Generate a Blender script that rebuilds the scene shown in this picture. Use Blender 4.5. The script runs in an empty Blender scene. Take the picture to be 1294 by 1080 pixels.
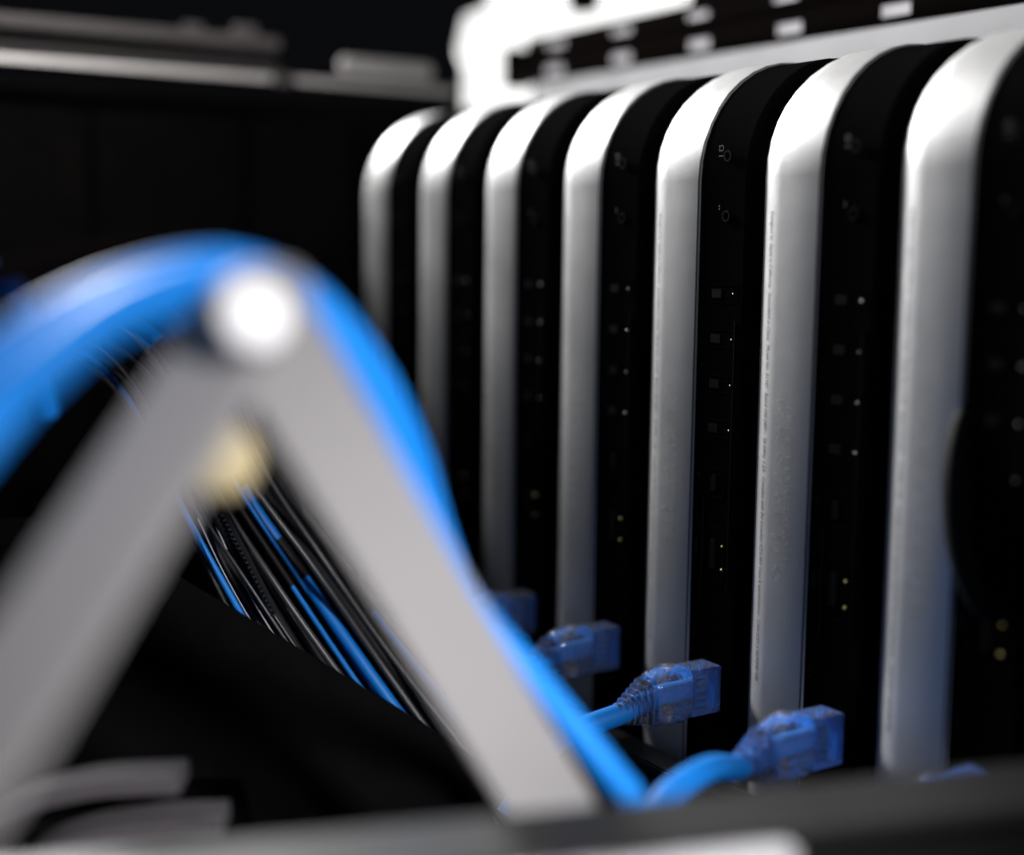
import bpy, bmesh, math, random
from mathutils import Vector, Matrix, Euler
random.seed(7)
S = bpy.context.scene
C = S.collection
# ---------------------------------------------------------------- camera
CAM = Vector((.2363, -.2547, .1442)); ROT = Euler((1.4447, -.0115, 1.0106), 'XYZ'); F = 1800.0
cd = bpy.data.cameras.new('camera'); cam = bpy.data.objects.new('camera', cd); C.objects.link(cam)
cam.location = CAM; cam.rotation_euler = ROT
cd.sensor_width = 36; cd.lens = F/1294*36; cd.clip_start = .005; cd.clip_end = 20
cd.dof.use_dof = True; cd.dof.focus_distance = .386; cd.dof.aperture_fstop = 3.4; cd.dof.aperture_blades = 0
S.camera = cam
RM = ROT.to_matrix()
def at(px, py, z):                 # photo pixel + distance in front of the lens -> place in the rack
    return CAM + RM @ (Vector(((px-647)/F, -(py-540)/F, -1.0))*z)
# ---------------------------------------------------------------- world, lamps, exposure
W = bpy.data.worlds.new('World'); S.world = W; W.use_nodes = True
W.node_tree.nodes['Background'].inputs[0].default_value = (.75, .8, 1, 1)
W.node_tree.nodes['Background'].inputs[1].default_value = .004
S.view_settings.view_transform = 'Standard'; S.view_settings.look = 'None'; S.view_settings.exposure = 0; S.view_settings.gamma = 1
def area(name, loc, target, sx, sy, power, col=(1, 1, 1), spread=180):
    d = bpy.data.lights.new(name, 'AREA'); d.shape = 'RECTANGLE'; d.size = sx; d.size_y = sy; d.energy = power; d.color = col
    d.spread = math.radians(spread)
    o = bpy.data.objects.new(name, d); C.objects.link(o); o.location = loc
    o.rotation_euler = (Vector(target)-Vector(loc)).to_track_quat('-Z', 'Y').to_euler()
    return o
area('overhead_lamp', (-.10, -.055, .262), (-.10, .03, .232), .44, .022, .13, (1, .99, .97), 150)
area('far_aisle_lamp', (-1.0, -.11, .62), (-.10, 0, .08), .13, .24, 30.0, (1, .99, .985))
area('arm_fill_lamp', (.70, -.06, .42), (.03, -.150, .052), .06, .14, .24, (1, .98, .99), 20)  # unseen narrow beam, added to light the hinged arms and near cables
area('bar_fill_lamp', (.95, -.20, .78), (-.35, -.12, .215), .10, .10, .13, (1, .96, .96), 13)  # unseen narrow beam, added to brighten the pale cross bar
# ---------------------------------------------------------------- materials
MATS = {}
def mat(name, col, rough=.5, metal=0, spec=.5, noise=None, bump=0, coat=0, emit=None, bscale=900):
    m = bpy.data.materials.new(name); m.use_nodes = True; nt = m.node_tree; b = nt.nodes['Principled BSDF']
    b.inputs['Base Color'].default_value = (*col, 1); b.inputs['Roughness'].default_value = rough
    b.inputs['Metallic'].default_value = metal; b.inputs['Specular IOR Level'].default_value = spec
    b.inputs['Coat Weight'].default_value = coat; b.inputs['Coat Roughness'].default_value = .15
    if emit: b.inputs['Emission Color'].default_value = (*emit[0], 1); b.inputs['Emission Strength'].default_value = emit[1]
    tc = nt.nodes.new('ShaderNodeTexCoord')
    if noise:
        n = nt.nodes.new('ShaderNodeTexNoise'); n.inputs['Scale'].default_value = noise[0]; n.inputs['Detail'].default_value = 4
        r = nt.nodes.new('ShaderNodeMapRange'); r.inputs[3].default_value = 1-noise[1]; r.inputs[4].default_value = 1+noise[1]
        mx = nt.nodes.new('ShaderNodeVectorMath'); mx.operation = 'SCALE'; mx.inputs[0].default_value = col
        nt.links.new(tc.outputs['Object'], n.inputs[0]); nt.links.new(n.outputs[0], r.inputs[0])
        nt.links.new(r.outputs[0], mx.inputs['Scale']); nt.links.new(mx.outputs[0], b.inputs['Base Color'])
        r2 = nt.nodes.new('ShaderNodeMapRange'); r2.inputs[3].default_value = rough-.07; r2.inputs[4].default_value = rough+.07
        n2 = nt.nodes.new('ShaderNodeTexNoise'); n2.inputs['Scale'].default_value = noise[0]*.07
        nt.links.new(tc.outputs['Object'], n2.inputs[0]); nt.links.new(n2.outputs[0], r2.inputs[0]); nt.links.new(r2.outputs[0], b.inputs['Roughness'])
    if bump:
        n = nt.nodes.new('ShaderNodeTexNoise'); n.inputs['Scale'].default_value = bscale; n.inputs['Detail'].default_value = 3
        bp = nt.nodes.new('ShaderNodeBump'); bp.inputs['Strength'].default_value = bump; bp.inputs['Distance'].default_value = .0001
        nt.links.new(tc.outputs['Object'], n.inputs[0]); nt.links.new(n.outputs[0], bp.inputs['Height']); nt.links.new(bp.outputs[0], b.inputs['Normal'])
    return m
ALU = mat('bead_blasted_aluminium', (.66, .66, .66), .45, .45, noise=(2600, .22), bump=.35, bscale=3000)
PANEL = mat('black_plastic', (.0042, .0038, .004), .5, spec=.0, noise=(400, .2))
RUBBER = mat('black_rubber', (.0045, .0035, .0033), .55, spec=0, noise=(300, .2))
RIM = mat('dark_steel', (.045, .048, .055), .35, .8)
TIN = mat('tin', (.5, .5, .48), .3, 1)
BRASS = mat('brass', (.38, .31, .14), .4, 1)
PRINT = mat('grey_print', (.10, .10, .105), .6)
WPRINT = mat('pale_print', (.045, .048, .05), .5)
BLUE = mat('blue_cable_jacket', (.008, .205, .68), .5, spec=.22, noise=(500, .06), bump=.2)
BLUED = mat('dimmed_blue_jacket', (.001, .13, .45), .5, spec=.3, noise=(500, .1))  # blue jacket darkened in colour to give the bundle's dim light
BLUE2 = mat('blue_insert', (.004, .30, .92), .4, noise=(500, .06))
BLACKC = mat('black_cable_jacket', (.006, .006, .007), .55, spec=.12, noise=(500, .2), bump=.2)
ARM = mat('grey_painted_steel', (.255, .248, .252), .6, .0, .12, noise=(700, .05), bump=.2)
RIVET = mat('highlight_rivet', (.85, .85, .87), .5, .0)  # matte near-white: the lamp's highlight on the dome is in the colour
BLACKM = mat('black_painted_steel', (.0035, .0033, .0035), .55, spec=.0, noise=(120, .3), bump=.2)
SHELF = mat('dark_shelf_steel', (.02, .02, .021), .33, .3, noise=(150, .25), bump=.2)
BARM = mat('pale_steel_bar', (.62, .60, .58), .45, .7, noise=(200, .12))
BARD = mat('brownish_steel_bar', (.09, .08, .078), .6, .3, noise=(200, .15))
RAILM = mat('brushed_rail', (.27, .27, .28), .42, .6, noise=(900, .06))
LIPD = mat('dark_rail_paint', (.007, .007, .0075), .5, .2, noise=(250, .15), bump=.2)
LIPB = mat('sheen_edge', (.55, .55, .56), .45, .3, noise=(400, .06))
SLAT = mat('grey_slat', (.034, .030, .034), .8, 0, noise=(300, .1))
SLOT_GLOW = mat('slot_glow', (.05, .05, .05), .4, emit=((1, .95, 1), .5))  # glow stands in for bright light behind the bar's openings
GREYW = mat('highlight_grey', (.22, .22, .26), .4, spec=.5)  # pale grey for strands that stand in for highlights on black cables
DGREY = mat('sheen_grey_jacket', (.022, .022, .025), .4, spec=.5, noise=(600, .3))  # black strands coloured greyer, so their sheen is in the colour
YEL = mat('pale_yellow_plastic', (.38, .31, .165), .65, noise=(300, .04))
LAMP = mat('white_lamp_diffuser', (.9, .9, .9), .5, emit=((1, 1, .985), 1.35))
def clear_mat():
    m = bpy.data.materials.new('clear_plastic'); m.use_nodes = True; nt = m.node_tree; nt.nodes.clear()
    o = nt.nodes.new('ShaderNodeOutputMaterial'); t = nt.nodes.new('ShaderNodeBsdfTransparent'); t.inputs[0].default_value = (.91, .93, .97, 1)
    g = nt.nodes.new('ShaderNodeBsdfGlossy'); g.inputs['Roughness'].default_value = .07; g.inputs[0].default_value = (.9, .92, 1, 1)
    d = nt.nodes.new('ShaderNodeBsdfDiffuse'); d.inputs[0].default_value = (.80, .80, .84, 1)
    fr = nt.nodes.new('ShaderNodeFresnel'); fr.inputs[0].default_value = 1.7
    n = nt.nodes.new('ShaderNodeTexNoise'); n.inputs['Scale'].default_value = 420; n.inputs['Detail'].default_value = 3
    tc = nt.nodes.new('ShaderNodeTexCoord'); bp = nt.nodes.new('ShaderNodeBump'); bp.inputs['Strength'].default_value = .9; bp.inputs['Distance'].default_value = .0006
    nt.links.new(tc.outputs['Object'], n.inputs[0]); nt.links.new(n.outputs[0], bp.inputs['Height'])
    for x in (g, d, fr): nt.links.new(bp.outputs[0], x.inputs['Normal'])
    m1 = nt.nodes.new('ShaderNodeMixShader'); m1.inputs[0].default_value = .10; nt.links.new(t.outputs[0], m1.inputs[1]); nt.links.new(d.outputs[0], m1.inputs[2])
    m2 = nt.nodes.new('ShaderNodeMixShader'); nt.links.new(fr.outputs[0], m2.inputs[0]); nt.links.new(m1.outputs[0], m2.inputs[1]); nt.links.new(g.outputs[0], m2.inputs[2])
    nt.links.new(m2.outputs[0], o.inputs[0]); return m
CLEAR = clear_mat()
# ---------------------------------------------------------------- helpers
def link(name, me, m, parent=None):
    if m is not None and not me.materials: me.materials.append(m)
    o = bpy.data.objects.new(name, me); C.objects.link(o)
    if parent: o.parent = parent
    return o
def obj(name, bm, m, parent=None, smooth=False, bevel=0, seg=2):
    bmesh.ops.recalc_face_normals(bm, faces=bm.faces)
    if bevel: bmesh.ops.bevel(bm, geom=list(bm.edges), offset=bevel, segments=seg, affect='EDGES', clamp_overlap=True)
    me = bpy.data.meshes.new(name); bm.to_mesh(me); bm.free()
    if smooth:
        for p in me.polygons: p.use_smooth = True
        try: me.set_sharp_from_angle(angle=math.radians(38))
        except Exception: pass
    return link(name, me, m, parent)
def box(bm, x0, x1, y0, y1, z0, z1):
    v = [bm.verts.new((x, y, z)) for x in (x0, x1) for y in (y0, y1) for z in (z0, z1)]
    for f in ((0, 1, 3, 2), (4, 6, 7, 5), (0, 4, 5, 1), (2, 3, 7, 6), (0, 2, 6, 4), (1, 5, 7, 3)): bm.faces.new([v[i] for i in f])
def bx(name, m, parent, *a, bevel=0, smooth=False):
    bm = bmesh.new(); box(bm, *a); return obj(name, bm, m, parent, bevel=bevel, smooth=bool(bevel))
def thing(name, label, cat, loc=(0, 0, 0), group=None):
    o = bpy.data.objects.new(name, None); o.empty_display_size = .01; C.objects.link(o); o.location = loc
    return tag(o, label, cat, group)
def tag(o, label, cat, group=None):
    o['label'] = label; o['category'] = cat
    if group: o['group'] = group
    return o
def struct(o, kind='structure'): o['kind'] = kind; return o
def spline(pts, n=12):
    P = [Vector(p) for p in pts]; P = [P[0]*2-P[1]]+P+[P[-1]*2-P[-2]]; out = []
    for i in range(1, len(P)-2):
        for k in range(n):
            t = k/n; a, b, c, d = P[i-1:i+3]
            out.append(.5*((2*b)+(c-a)*t+(2*a-5*b+4*c-d)*t*t+(3*b-a-3*c+d)*t**3))
    out.append(P[-2]); return out
def tube_bm(pts, r, seg=14, n=12, bm=None):
    path = spline(pts, n) if n else [Vector(p) for p in pts]
    bm = bm or bmesh.new(); rings = []; up = Vector((.3, .2, 1)).normalized()
    for i, p in enumerate(path):
        t = (path[min(i+1, len(path)-1)]-path[max(i-1, 0)]).normalized()
        u = (up-t*up.dot(t)).normalized(); w = t.cross(u); up = u
        rr = r(i/(len(path)-1)) if callable(r) else r
        rings.append([bm.verts.new(p+(u*math.cos(2*math.pi*k/seg)+w*math.sin(2*math.pi*k/seg))*rr) for k in range(seg)])
    for a, b in zip(rings, rings[1:]):
        for k in range(seg): bm.faces.new((a[k], a[(k+1) % seg], b[(k+1) % seg], b[k]))
    bm.faces.new(rings[0][::-1]); bm.faces.new(rings[-1]); return bm
def tube(name, pts, r, m, parent=None, seg=14, n=12): return obj(name, tube_bm(pts, r, seg, n), m, parent, smooth=True)

# ---------------------------------------------------------------- the rack (setting)
PITCH = .0471
struct(bx('shelf', SHELF, None, -.372, .16, -.003, .24, -.040, -.034, bevel=.0008))
struct(bx('shelf_ledge', SHELF, None, -.372, .10, -.0145, -.0045, -.040, .0, bevel=.0006))
struct(bx('lower_floor', BLACKM, None, -1.2, .6, -.8, .5, -.16, -.15))
# far end panel of the rack: separate plates with narrow dark gaps between them
end = struct(bx('end_wall', BLACKM, None, -.385, -.380, -.20, .16, -.15, .211))
for y0, y1, z0, z1 in ((-.20, -.162, -.10, .2), (-.158, -.088, .04, .2), (-.081, -.028, .04, .2), (-.012, .04, .02, .2), (.045, .15, .02, .2), (-.158, -.09, -.10, .035)):
    bx('plate', BLACKM, end, -.3798, -.372, y0, y1, z0, z1, bevel=.002)
bx('slot', RUBBER, end, -.3722, -.3715, -.095, -.089, .163, .186)
# cross bar over the far end
cb = thing('cross_bar', 'long pale steel cross bar along the top of the far dark end panel', 'rail', (-.35, -.1, .21))
def rel(o, name, m, *a, bevel=.0008):
    L = o.location; return bx(name, m, o, a[0]-L.x, a[1]-L.x, a[2]-L.y, a[3]-L.y, a[4]-L.z, a[5]-L.z, bevel=bevel)
rel(cb, 'bar', BARM, -.353, -.350, -.20, -.008, .2120, .2178, bevel=.0015)
rel(cb, 'bar', BARM, -.353, -.350, .000, .082, .2120, .2178, bevel=.0015)
rel(cb, 'joint_clip', BARD, -.3528, -.3503, -.0079, -.0001, .2125, .2173)
rel(cb, 'mounting_block', BARM, -.356, -.350, .024, .070, .2195, .2270, bevel=.0015)
ub = tag(bx('upper_bar', BARD, None, -.356, -.353, -.20, -.004, .2275, .2325, bevel=.001), 'thin dull brown steel bar running just above the pale cross bar', 'rail')
tag(bx('dark_channel', mat('dark_brown_paint', (.018, .015, .014), .7), None, -.366, -.3645, -.20, -.002, .2190, .2270), 'flat dark brown channel strip between the two far top bars', 'channel')
for py, pz, w, lab in ((-.020, .2360, .010, 'right one of two small dull studs on the upper left bar'), (-.043, .2345, .008, 'left one of two small dull studs on the upper left bar')):
    tag(bx('stud', BARD, None, -.3560, -.3530, py-w/2, py+w/2, .2326, pz+.0008, bevel=.0005), lab, 'stud')
# silver rail along the tops
rl = tag(bx('top_rail', RAILM, None, -.315, .10, .100, .103, .1985, .2167, bevel=.0005), 'flat silver rail running above the row of small computers', 'rail')
# black slotted bar above it: real openings
sb = thing('slotted_bar', 'black slotted steel bar with a row of bright rectangular openings over the silver rail', 'rail', (-.3, .106, .22))
def slotted(name, y0, y1, z0, z1, hx, hz, pitch, x0, x1, first):
    bm = bmesh.new(); box(bm, x0, x1, y0, y1, z0, hz[0]); box(bm, x0, x1, y0, y1, hz[1], z1)
    xs = []; x = first
    while x < x1: xs.append(x); x += pitch
    a = x0
    for x in xs: box(bm, a, x-hx/2, y0, y1, hz[0], hz[1]); a = x+hx/2
    box(bm, a, x1, y0, y1, hz[0], hz[1])
    for v in bm.verts: v.co -= sb.location
    return obj(name, bm, RUBBER, sb), xs
_, xs1 = slotted('lower_web', .1040, .1048, .2168, .2262, .0135, (.2202, .2244), .05, -.338, .10, -.3025)
_, xs2 = slotted('upper_web', .1120, .1128, .2262, .2400, .0135, (.2325, .2367), .05, -.338, .10, -.3135)
rel(sb, 'flange', RUBBER, -.338, .10, .1062, .1118, .2255, .2268, bevel=0)
rel(sb, 'cable_channel', RUBBER, -.332, .10, .096, .0995, .2270, .2300, bevel=.001)
rel(sb, 'end_cap', BLACKM, -.345, -.3384, .1035, .1145, .218, .236)
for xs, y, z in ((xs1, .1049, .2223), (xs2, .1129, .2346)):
    for x in xs: rel(sb, 'lens', mat('slot_glow', (.8, .78, .8), .4, emit=((1, .95, 1), .5)) if 0 else SLOT_GLOW, x-.0066, x+.0066, y, y+.001, z-.0020, z+.0020, bevel=0)  # glowing plates added behind the openings in place of light beyond
tag(bx('overhead_plate', BLACKM, None, -.225, .2, .118, .135, .2405, .36), 'black plate above the slotted bar at the upper right edge', 'panel')
tag(bx('hanging_clip', BLACKM, None, -.331, -.318, .13, .14, .2530, .275, bevel=.001), 'small black clip hanging against the bright lamp at the top', 'clip')
# the bright lamp behind the corner
lp = thing('ceiling_lamp', 'glaring white lamp shining through the far top corner', 'lamp', (-.50, .2, .26))
def quad_box(name, m, parent, px, z, dz):
    ps = [at(x, y, z) for x, y in px]; n = (ps[1]-ps[0]).cross(ps[2]-ps[0]).normalized()
    if n.dot(CAM-ps[0]) < 0: n = -n
    bm = bmesh.new(); L = parent.location if parent else Vector()
    a = [bm.verts.new(p-L) for p in ps]; b = [bm.verts.new(p-L-n*dz) for p in ps]
    bm.faces.new(a); bm.faces.new(b[::-1])
    for i in range(len(a)): j = (i+1) % len(a); bm.faces.new((a[i], a[j], b[j], b[i]))
    return obj(name, bm, m, parent)
quad_box('diffuser', LAMP, lp, [(588, 22), (618, 10), (622, -60), (900, -60), (860, 30), (760, 120), (700, 175), (585, 175), (588, 75), (580, 60)], .80, .02)
# ---------------------------------------------------------------- small computers
RC = .034; H = .197; Z0 = -.034
def outline(inset, n=10):
    r = RC-inset; pts = []; lo, hi = inset, H-inset; zl = Z0+inset
    for cy, cz, a0 in ((hi-r, hi-r, 0), (lo+r, hi-r, 90), (lo+r, zl+r, 180), (hi-r, zl+r, 270)):
        for k in range(n+1):
            a = math.radians(a0+90*k/n); pts.append((cy+r*math.cos(a), cz+r*math.sin(a)))
    return pts
def profile(name, rings, m, parent=None):
    bm = bmesh.new(); R = [[bm.verts.new((x, y, z)) for y, z in outline(i)] for x, i in rings]
    for a, b in zip(R, R[1:]):
        for k in range(len(a)): j = (k+1) % len(a); bm.faces.new((a[k], a[j], b[j], b[k]))
    bm.faces.new(R[0][::-1]); bm.faces.new(R[-1]); return obj(name, bm, m, parent, smooth=True)
FW, FD, FX = .0100, .0034, -.0030           # width, depth and start of the rolled left edge
def yf(x): return FD*(1-(x-FX)/FW)**2 if x < FX+FW else 0
WS = .0214; WP = .0400
pc = thing('small_computer', '', 'computer', (0, 0, 0), 'small aluminium computers standing on edge in a row')
rings = [(FX, FD+.0012), (FX+.00015, FD+.0004)]+[(FX+FW*t/14, yf(FX+FW*t/14)) for t in range(1, 15)]
rings += [(WS-.0006, 0), (WS-.0002, .0001), (WS, .0005)]
shell = profile('shell', rings, ALU, pc)
profile('seam', [(WS-.0009, -.00006), (WS-.0006, -.00008), (WS-.0003, -.00003)], RIM, pc)
profile('back_panel', [(WS+.00005, .0004), (WS+.0008, .0006), (WP-.0006, .0006), (WP-.00005, .0012)], PANEL, pc)
def port(name, x, z, w, h, tongue=True, dot=None, dx=0, m=RIM):
    y = .0006; bm = bmesh.new(); t = .0004
    box(bm, x-w/2-t, x+w/2+t, y-.00015, y+.0002, z-h/2-t, z-h/2); box(bm, x-w/2-t, x+w/2+t, y-.00015, y+.0002, z+h/2, z+h/2+t)
    box(bm, x-w/2-t, x-w/2, y-.00015, y+.0002, z-h/2, z+h/2); box(bm, x+w/2, x+w/2+t, y-.00015, y+.0002, z-h/2, z+h/2)
    o = obj(name, bm, PANEL, pc)
    if tongue: bx('tongue', m, o, x-w*.4, x-w*.05, y-.0003, y+.0001, z-h*.28, z+h*.28)
    if dot:
        b2 = bmesh.new(); bmesh.ops.create_uvsphere(b2, u_segments=10, v_segments=6, radius=.0003, matrix=Matrix.Translation((x+w/2-.0012+dx, y-.0003, z))); obj('glint_contact', b2, dot, o, smooth=True)  # small bead added as the metal glint at the port's end
    return o
FAINT = mat('faint_steel', (.0045, .0045, .0055), .5, spec=.03)
for z in (.1322, .1199, .1075, .0952): port('usb_port', .0318, z, .0112, .0042, True, TIN, m=FAINT)
port('video_port', .0315, .0800, .0055, .0078, True, None, m=FAINT)
port('hdmi_port', .0320, .0600, .0060, .0150, True, None, m=FAINT)
for z in (.0628, .0562):
    b2 = bmesh.new(); bmesh.ops.create_uvsphere(b2, u_segments=10, v_segments=6, radius=.00045, matrix=Matrix.Translation((.0352, .0001, z))); obj('brass_glint', b2, BRASS, pc, smooth=True)  # brass beads added as the two gold glints near the HDMI port
port('network_port', .0320, .0229, .0090, .0120, False)
port('power_socket', .0315, .0070, .0080, .0050, False)
def ring_port(x, z, r):
    bm = bmesh.new(); n = 16
    a = [[bm.verts.new((x+q*math.cos(2*math.pi*k/n), y, z+q*math.sin(2*math.pi*k/n))) for k in range(n)] for q, y in ((r, .0006), (r*.95, 0), (r*.7, 0), (r*.65, .0006))]
    for u, v in zip(a, a[1:]):
        for k in range(n): bm.faces.new((u[k], u[(k+1) % n], v[(k+1) % n], v[k]))
    return obj('audio_port', bm, FAINT, pc, smooth=True)
ring_port(.0325, .1690, .0016); ring_port(.0325, .1530, .0016)
bx('card_slot', FAINT, pc, .0370, .0374, .0002, .0007, .05, .125)
bx('vent', FAINT, pc, .0262, .0265, .0002, .0007, .045, .075)
def text_me(s, size, outline_only=False, sp=1.0):
    cu = bpy.data.curves.new('lettering', 'FONT'); cu.body = s; cu.size = size; cu.space_character = sp; cu.resolution_u = 2
    if outline_only: cu.fill_mode = 'NONE'; cu.bevel_depth = size*.009; cu.bevel_resolution = 0
    o = bpy.data.objects.new('lettering', cu); C.objects.link(o); bpy.context.view_layer.update()
    me = bpy.data.meshes.new_from_object(o.evaluated_get(bpy.context.evaluated_depsgraph_get())); bpy.data.objects.remove(o); bpy.data.curves.remove(cu); return me
def lettering(s, size, x, ztop, zlen, m, outline_only=False, y=None):
    me = text_me(s, size, outline_only); xs = [v.co.x for v in me.vertices]; L = max(xs)-min(xs); k = zlen/L if zlen else 1; x0 = min(xs)
    for v in me.vertices:
        tx, ty, tz = v.co; X = x+ty; v.co = (X, (yf(X)-.00012 if y is None else y)-tz*.05, ztop-(tx-x0)*k)
    me.materials.clear(); return link('lettering', me, m, pc)
PR = lettering('Designed by Apple in California   Assembled in China   Model No: A1347   Rated 100-240V~  50-60Hz  1.5A   Complies with the Canadian ICES-003 Class B specifications   CAN ICES-3 (B)/NMB-3(B)', .0019, .0028, .1540, .1250, PRINT)
lettering('FC  CE  \u00D8  X  O  N', .0034, .0086, .1055, .032, PRINT, True)
lettering('1.5A  E  R  US  C  LISTED I.T.E.', .0030, .0122, .1040, .044, PRINT, True)
lettering('[ ]  O', .0048, .0085, .0700, .012, PRINT, True)
lettering('HDMI', .0016, WS+.0014, .0630, 0, WPRINT, y=.00045)
lettering('<\u00B7\u00B7\u00B7>', .0018, WS+.0014, .0385, 0, WPRINT, y=.00045)
lettering('Y', .0019, WS+.0014, .0820, 0, WPRINT, y=.00045)
lettering('\u03C8', .0020, WS+.0014, .1130, 0, WPRINT, y=.00045)
lettering('\u03A9 I', .0026, .0285, .1720, 0, WPRINT, y=.00045)
lettering('\u2022\u2022', .0022, .0285, .1560, 0, WPRINT, y=.00045)
LAB = ['nearest upright aluminium computer at the right edge, a black cable curving over its back',
       'upright aluminium computer with sharp small print, second from the right edge',
       'upright aluminium computer above the sharp middle clear plug, third from the right',
       'upright aluminium computer above the blurred clear plug beside the arm, fourth from the right',
       'upright aluminium computer whose foot meets the pale grey arm, fifth from the right',
       'blurred upright aluminium computer just below the bright lamp corner, second from the far end',
       'farthest upright aluminium computer of the row, dim and blurred, beside the dark end panel']
def copy_tree(o, parent=None):
    c = o.copy(); C.objects.link(c)
    if parent: c.parent = parent
    for ch in list(kids[o.name]): copy_tree(ch, c)
    return c
from collections import defaultdict
kids = defaultdict(list)
for o in C.objects:
    if o.parent: kids[o.parent.name].append(o)
comps = []
for k in range(7):
    o = pc if k == 0 else copy_tree(pc)
    o.location = (-k*PITCH, random.uniform(-.0004, .0004) if k else 0, 0); o.rotation_euler.z = random.uniform(-.004, .004) if k else 0; o['label'] = LAB[k]; comps.append(o)
SL = ['black rubber spacer against the near side of the %s computer' % s for s in ('nearest', 'second nearest', 'third nearest', 'fourth nearest', 'fifth nearest', 'sixth nearest', 'farthest')]
sp0 = None
for k in range(7):
    if sp0 is None: o = sp0 = profile('spacer', [(WP, .0056), (WP+.0003, .0050), (PITCH-.0040, .0050), (PITCH-.0038, .0056)], RUBBER)
    else: o = sp0.copy(); C.objects.link(o)
    o.location = (-k*PITCH, 0, 0); tag(o, SL[k], 'spacer', 'black spacers between the computers')
# ---------------------------------------------------------------- network cables with clear plugs
def rr_ring(bm, y, cx, cz, wx, wz, r, n=4):
    vs = []
    for sx, sz, a0 in ((1, 1, 0), (-1, 1, 90), (-1, -1, 180), (1, -1, 270)):
        for k in range(n+1):
            a = math.radians(a0+90*k/n); vs.append(bm.verts.new((cx+sx*(wx/2-r)+r*math.cos(a), y, cz+sz*(wz/2-r)+r*math.sin(a))))
    return vs
def loft(rings, bm):
    for a, b in zip(rings, rings[1:]):
        for k in range(len(a)): j = (k+1) % len(a); bm.faces.new((a[k], a[j], b[j], b[k]))
    bm.faces.new(rings[0][::-1]); bm.faces.new(rings[-1])
def plug(k, pts, label, group='blue network cables plugged into the computers'):
    x = -k*PITCH+.0325; z = .0229; t = thing('network_cable', label, 'cable', (x, 0, z), group)
    base = Vector((x, 0, z))
    bm = bmesh.new(); box(bm, -.0042, .0042, -.0105, 0, -.0066, .0066); obj('plug_body', bm, CLEAR, t, bevel=.0004)
    bm = bmesh.new(); box(bm, -.0016, .0039, -.0024, -.0006, -.0054, .0054); obj('blue_insert', bm, BLUE2, t, smooth=True, bevel=.0003)
    bm = bmesh.new(); box(bm, -.0016, .0039, -.0090, -.0050, -.0050, .0050); obj('blue_insert', bm, BLUE2, t, smooth=True, bevel=.0003)
    for q in range(5):
        bx('glint_contact', TIN, t, .00385, .0041, -.0088, -.0052, -.0045+q*.0020, -.0040+q*.0020)
    bx('latch', CLEAR, t, -.0056, -.0046, -.0150, -.0010, -.0030, .0030, bevel=.0004)
    # boot: outer shell then ribbed strain relief that follows the cable
    bm = bmesh.new(); R = []
    for y, w, h, dz in ((-.0107, .0098, .0146, 0), (-.0130, .0108, .0158, 0), (-.0170, .0108, .0154, .0001), (-.0205, .0102, .0142, -.0003), (-.0225, .0098, .0132, -.0008)):
        R.append(rr_ring(bm, y, 0, dz, w, h, .0030))
    loft(R, bm); boot = obj('boot', bm, CLEAR, t, smooth=True)
    for q in range(7):
        y = -.0232-q*.0017; s = 1-q*.105
        bm = bmesh.new(); R = []
        for dy, g in ((0, .86), (-.0003, 1), (-.0009, 1), (-.0012, .86)): R.append(rr_ring(bm, y+dy, 0, -.0008-.00045*q, .0092*s*g, .0124*s*g, .0026*s))
        loft(R, bm); obj('rib', bm, CLEAR, boot, smooth=True)
    p = [base+Vector((0, -.0070, 0)), base+Vector((0, -.0200, -.0004)), base+Vector((0, -.0300, -.0028))]+pts
    p = [q-base for q in p]; tube('jacket', p, .0030, BLUE, t, 18)
    return t
PL = plug(2, [at(700, 940, .375), at(640, 1030, .37)], 'blue network cable with the sharp clear plug in the middle')
plug(1, [at(893, 972, .315), at(838, 1012, .298), at(800, 1085, .292)], 'blue network cable sloping down left from the nearest clearly seen plug')
plug(3, [at(640, 850, .44), at(650, 960, .41)], 'blue network cable with blurred clear plug behind the lower end of the pale arm')
plug(4, [at(600, 850, .48), at(640, 960, .45)], 'blue network cable whose small blurred plug just shows beside the pale arm')
plug(0, [at(1040, 1060, .27), at(1000, 1130, .27)], 'blue network cable of the nearest computer, its plug mostly hidden behind the front rail')
# ---------------------------------------------------------------- front rail (near, out of focus)
fr = thing('front_rail', 'blurred dark front rail with a bright lower edge along the bottom of the picture', 'rail', (.05, -.12, .05))
a0, a1 = Vector((-.007, -.300, .05)), Vector((.0772, -.012, .05)); D = (a1-a0).normalized(); N = Vector((D.y, -D.x, 0))
def strip(name, m, o0, o1, z0, z1, s0=0, s1=1):
    bm = bmesh.new(); L = (a1-a0).length; V = []
    for s in (s0, s1):
        for o in (o0, o1):
            for z in (z0, z1): V.append(bm.verts.new(a0+D*L*s+N*o+Vector((0, 0, z))-a0-Vector((0, 0, 0))+a0-fr.location))
    for f in ((0, 1, 3, 2), (4, 6, 7, 5), (0, 4, 5, 1), (2, 3, 7, 6), (0, 2, 6, 4), (1, 5, 7, 3)): bm.faces.new([V[i] for i in f])
    return obj(name, bm, m, fr, smooth=True, bevel=.0008)
strip('top_plate', LIPD, 0, .0202, -.0025, 0)
strip('sheen_edge', LIPB, .0204, .0250, -.016, -.0006, 0, .72)  # pale and cut short: reflected light fading along the rail is built in
strip('back_flange', LIPD, 0, .002, -.03, -.0027)
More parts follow.
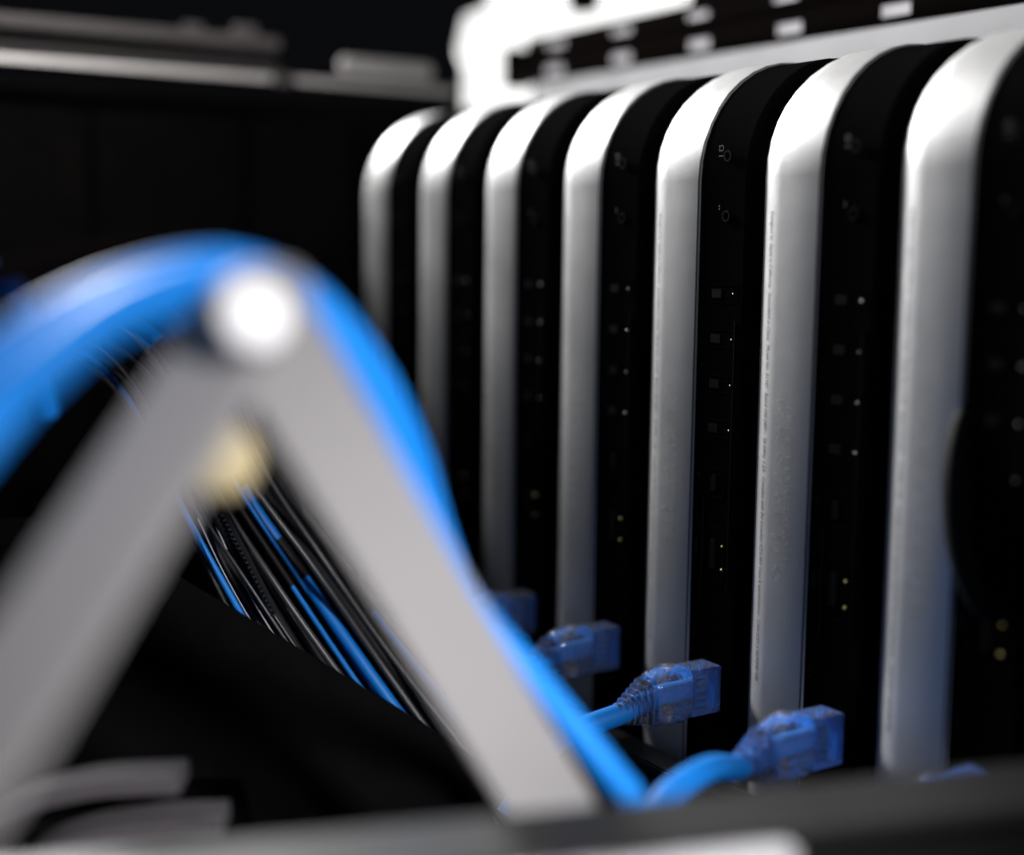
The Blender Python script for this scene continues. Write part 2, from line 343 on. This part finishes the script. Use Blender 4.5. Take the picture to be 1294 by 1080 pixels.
# ---------------------------------------------------------------- hinged arms and rivet
ah = thing('hinged_arm', 'large blurred grey steel arm folded to a peak in the foreground', 'arm', at(320, 400, .21))
def arm(name, p0, p1, wd, th, nrm, parent, m):
    L = (p1-p0).length; d = (p1-p0).normalized(); n = (nrm-d*nrm.dot(d)).normalized(); w = n.cross(d)
    bm = bmesh.new(); loop = []
    for k in range(13): a = math.pi/2+math.pi*k/12; loop.append((math.cos(a)*wd/2, math.sin(a)*wd/2))
    for k in range(13): a = -math.pi/2+math.pi*k/12; loop.append((L+math.cos(a)*wd/2, math.sin(a)*wd/2))
    F_ = [bm.verts.new(p0+d*a+w*b+n*th/2-parent.location) for a, b in loop]; B = [bm.verts.new(p0+d*a+w*b-n*th/2-parent.location) for a, b in loop]
    bm.faces.new(F_); bm.faces.new(B[::-1])
    for i in range(len(F_)): j = (i+1) % len(F_); bm.faces.new((F_[i], F_[j], B[j], B[i]))
    return obj(name, bm, m, parent, smooth=True, bevel=.0005), n
view = (CAM-at(320, 400, .21)).normalized()
up = Vector((0, 0, 1))
A1, n1 = arm('arm_bar', at(325, 398, .2135), at(705, 1035, .264), .0152, .0022, view+up*.2+Vector((.3, -.2, 0)), ah, ARM)
A2, n2 = arm('arm_bar', at(318, 392, .2125), at(-160, 1150, .165), .0190, .0022, Vector((.38, -.60, .69)), ah, ARM)
rv = at(322, 400, .2015)-ah.location
bm = bmesh.new(); R = []
for h, r in ((-.0075, .0049), (0, .0049), (.0004, .0046), (.0007, .0036), (.0008, .0018)):
    q = (view+(Vector((.70, -.06, .42))-at(322, 400, .206)).normalized()*.35).to_track_quat('Z', 'Y'); R.append([bm.verts.new(rv+q @ Vector((r*math.cos(2*math.pi*k/24), r*math.sin(2*math.pi*k/24), h))) for k in range(24)])
loft(R, bm); obj('rivet', bm, RIVET, ah, smooth=True)
# ---------------------------------------------------------------- thick foreground cables
def cable(pts, r, m, label, name='network_cable', n=14, group=None):
    return tag(tube(name, pts, r, m, None, 18, n), label, 'cable', group)
G = 'blue cables arching over the hinged arm'
cable([at(-260, 780, .19), at(-60, 560, .195), at(60, 452, .20), at(170, 380, .21), at(285, 352, .222), at(380, 384, .232), at(450, 472, .24), at(510, 600, .252), at(580, 745, .266), at(680, 866, .271), at(770, 975, .274), at(800, 1018, .277), at(825, 1120, .285)], .0031, BLUE, 'bright blue cable arching over the arm and running down to the front rail', group=G)
cable([at(-260, 600, .20), at(-60, 485, .205), at(60, 402, .21), at(180, 350, .22), at(290, 332, .23), at(385, 366, .24), at(462, 450, .25), at(520, 560, .262), at(560, 680, .28), at(610, 800, .30), at(680, 930, .33), at(720, 1060, .34)], .0027, BLUE, 'darker blue cable forming the outer line of the arch', group=G)
cable([at(-260, 860, .185), at(-80, 630, .19), at(30, 500, .20), at(130, 418, .21), at(230, 388, .22), at(330, 412, .235), at(400, 500, .25), at(455, 640, .275), at(560, 840, .30), at(650, 990, .31)], .0027, BLUE, 'blue cable on the inner side of the arch, passing behind the bright rivet', group=G)
cable([at(-200, 420, .24), at(-20, 352, .26), at(120, 318, .28), at(260, 325, .30), at(380, 420, .32), at(440, 560, .34)],   .0024, RUBBER, 'dim black cable arching behind the blue ones', 'power_cable')
cable([at(-160, 300, .26), at(-40, 335, .27), at(10, 362, .28), at(40, 420, .30), at(60, 520, .32)], .0025, BLUE, 'short dark blue cable at the left edge above the arch')
cable([at(1330, 330, .31), at(1272, 440, .318), at(1224, 530, .322), at(1211, 625, .322), at(1228, 730, .322), at(1290, 830, .32), at(1340, 950, .32)], .0036, BLACKC, 'black power cable curving past the nearest computer at the right edge', 'power_cable')
# ---------------------------------------------------------------- slanting cable bundle seen between the arms
def bundle(pts, r, m, label, sleeves=()):
    P = [at(*p) for p in pts]
    o = cable(P, r, m, label, 'bundle_cable', 10, 'slanting cables bundled between the arms')
    full = spline(P, 12)
    for a, b in sleeves: tube('sleeve', full[int(a*12):int(b*12)+1], r*1.22, BLACKC, o, 12, 0)
def path(off, z):                       # one lane of the bundle, off = sideways pixels
    base = [(-110, 600), (0, 480), (75, 425), (135, 428), (198, 495), (262, 625), (335, 745), (418, 876), (505, 1005), (590, 1130)]
    return [(x+off*.86*(1+.16*max(0, i-5)), y-off*.5*(1+.16*max(0, i-5)), z+.004*math.sin(i*1.7+off)) for i, (x, y) in enumerate(base)]
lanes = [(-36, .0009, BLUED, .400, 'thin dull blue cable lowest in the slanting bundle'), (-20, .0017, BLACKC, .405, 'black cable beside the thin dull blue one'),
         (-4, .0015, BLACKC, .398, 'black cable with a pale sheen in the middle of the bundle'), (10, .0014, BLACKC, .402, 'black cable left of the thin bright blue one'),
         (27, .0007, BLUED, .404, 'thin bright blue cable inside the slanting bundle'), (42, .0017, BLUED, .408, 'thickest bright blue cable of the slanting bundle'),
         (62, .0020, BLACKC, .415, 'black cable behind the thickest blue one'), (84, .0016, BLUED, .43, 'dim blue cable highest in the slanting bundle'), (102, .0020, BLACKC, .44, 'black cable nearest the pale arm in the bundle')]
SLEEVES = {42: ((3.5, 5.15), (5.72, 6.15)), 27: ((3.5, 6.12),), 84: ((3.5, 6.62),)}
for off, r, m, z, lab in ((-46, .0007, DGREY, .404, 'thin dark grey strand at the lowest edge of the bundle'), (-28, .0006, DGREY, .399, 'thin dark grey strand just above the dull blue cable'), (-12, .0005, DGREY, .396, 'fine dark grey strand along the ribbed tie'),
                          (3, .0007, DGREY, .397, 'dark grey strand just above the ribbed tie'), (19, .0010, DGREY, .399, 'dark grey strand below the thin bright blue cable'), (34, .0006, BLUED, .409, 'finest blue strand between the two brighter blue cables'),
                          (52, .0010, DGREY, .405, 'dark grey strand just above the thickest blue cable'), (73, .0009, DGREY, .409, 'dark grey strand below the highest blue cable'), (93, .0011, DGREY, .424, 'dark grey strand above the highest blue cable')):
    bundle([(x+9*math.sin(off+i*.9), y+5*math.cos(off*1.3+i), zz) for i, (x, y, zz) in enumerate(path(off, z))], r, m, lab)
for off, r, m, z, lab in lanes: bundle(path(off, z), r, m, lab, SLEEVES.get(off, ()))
cable([at(262, 640, .394), at(300, 722, .394), at(345, 800, .394), at(400, 880, .394)], .00022, GREYW, 'hair-thin grey strand added as a highlight on the slanting black cables', 'highlight_line', 6)
cable([at(250, 655, .392), at(282, 722, .392), at(322, 792, .392), at(370, 860, .392)], .00020, GREYW, 'second hair-thin grey highlight strand just below its twin on the slanting cables', 'highlight_line', 6)
bt = thing('cable_tie', 'ribbed clear tie strip lying along the slanting black cables', 'tie', at(305, 690, .392))
a, b = at(280, 650, .392), at(345, 775, .392)
for i in range(22):
    p = a.lerp(b, i/21)-bt.location; bm = bmesh.new(); bmesh.ops.create_cube(bm, size=1, matrix=Matrix.Translation(p) @ Matrix.Diagonal((.0022, .0012, .0005, 1))); obj('rib', bm, RIM, bt)
tube('strap', [a-bt.location+Vector((.0005, .0008, 0)), b-bt.location+Vector((.0005, .0008, 0))], .0009, BLACKC, bt, 8, 4)
tube('tail', [b-bt.location, at(383, 832, .392)-bt.location], .00025, TIN, bt, 6, 4)
# ---------------------------------------------------------------- yellow knob under the peak of the arms
yk = thing('round_knob', 'round pale yellow knob just under the peak of the hinged arms', 'knob', at(281, 582, .222))
q = (CAM-at(281, 582, .222)).to_track_quat('Z', 'Y')
def turned(name, prof, m, parent, n=26):
    bm = bmesh.new(); R = [[bm.verts.new(q @ Vector((r*math.cos(2*math.pi*k/n), r*math.sin(2*math.pi*k/n), h))) for k in range(n)] for h, r in prof]
    loft(R, bm); return obj(name, bm, m, parent, smooth=True)
turned('cap', ((-.003, .0056), (.001, .0056), (.0020, .0050), (.0026, .0034), (.0029, .0012)), YEL, yk)
turned('stem', ((-.012, .0022), (-.0031, .0022)), YEL, yk)
# ---------------------------------------------------------------- slatted bracket bottom left
vb = thing('slatted_bracket', 'dark bracket with two dull grey slats at the lower left', 'bracket', at(150, 1040, .31))
for px, rr in (([(-60, 1075), (30, 1012), (110, 988), (170, 982), (232, 980)], .0020), ([(-20, 1150), (45, 1082), (110, 1050), (200, 1036), (285, 1032)], .0020)):
    P = spline([at(x, y, .31)-vb.location for x, y in px], 8); bm = bmesh.new(); R = []
    for i, p in enumerate(P):
        t = (P[min(i+1, len(P)-1)]-P[max(i-1, 0)]).normalized(); w = Vector((0, 0, 1)); w = (w-t*w.dot(t)).normalized(); n = t.cross(w)
        R.append([bm.verts.new(p+w*u*rr+n*v*.006) for u, v in ((-.85, -1), (-1, -.8), (-1, .8), (-.85, 1), (.85, 1), (1, .8), (1, -.8), (.85, -1))])
    loft(R, bm); obj('slat', bm, SLAT, vb, smooth=True)
bm = bmesh.new(); P = [at(60, 1000, .325), at(300, 985, .325), at(330, 1120, .32), at(20, 1130, .32)]
v = [bm.verts.new(p-vb.location) for p in P]+[bm.verts.new(p-vb.location+Vector((-.002, .002, 0))) for p in P]
for f in ((0, 1, 2, 3), (7, 6, 5, 4), (0, 4, 5, 1), (1, 5, 6, 2), (2, 6, 7, 3), (3, 7, 4, 0)): bm.faces.new([v[i] for i in f])
obj('back_plate', bm, BLACKM, vb)

# ---------------------------------------------------------------- black plate hiding the lower ends of the bundle
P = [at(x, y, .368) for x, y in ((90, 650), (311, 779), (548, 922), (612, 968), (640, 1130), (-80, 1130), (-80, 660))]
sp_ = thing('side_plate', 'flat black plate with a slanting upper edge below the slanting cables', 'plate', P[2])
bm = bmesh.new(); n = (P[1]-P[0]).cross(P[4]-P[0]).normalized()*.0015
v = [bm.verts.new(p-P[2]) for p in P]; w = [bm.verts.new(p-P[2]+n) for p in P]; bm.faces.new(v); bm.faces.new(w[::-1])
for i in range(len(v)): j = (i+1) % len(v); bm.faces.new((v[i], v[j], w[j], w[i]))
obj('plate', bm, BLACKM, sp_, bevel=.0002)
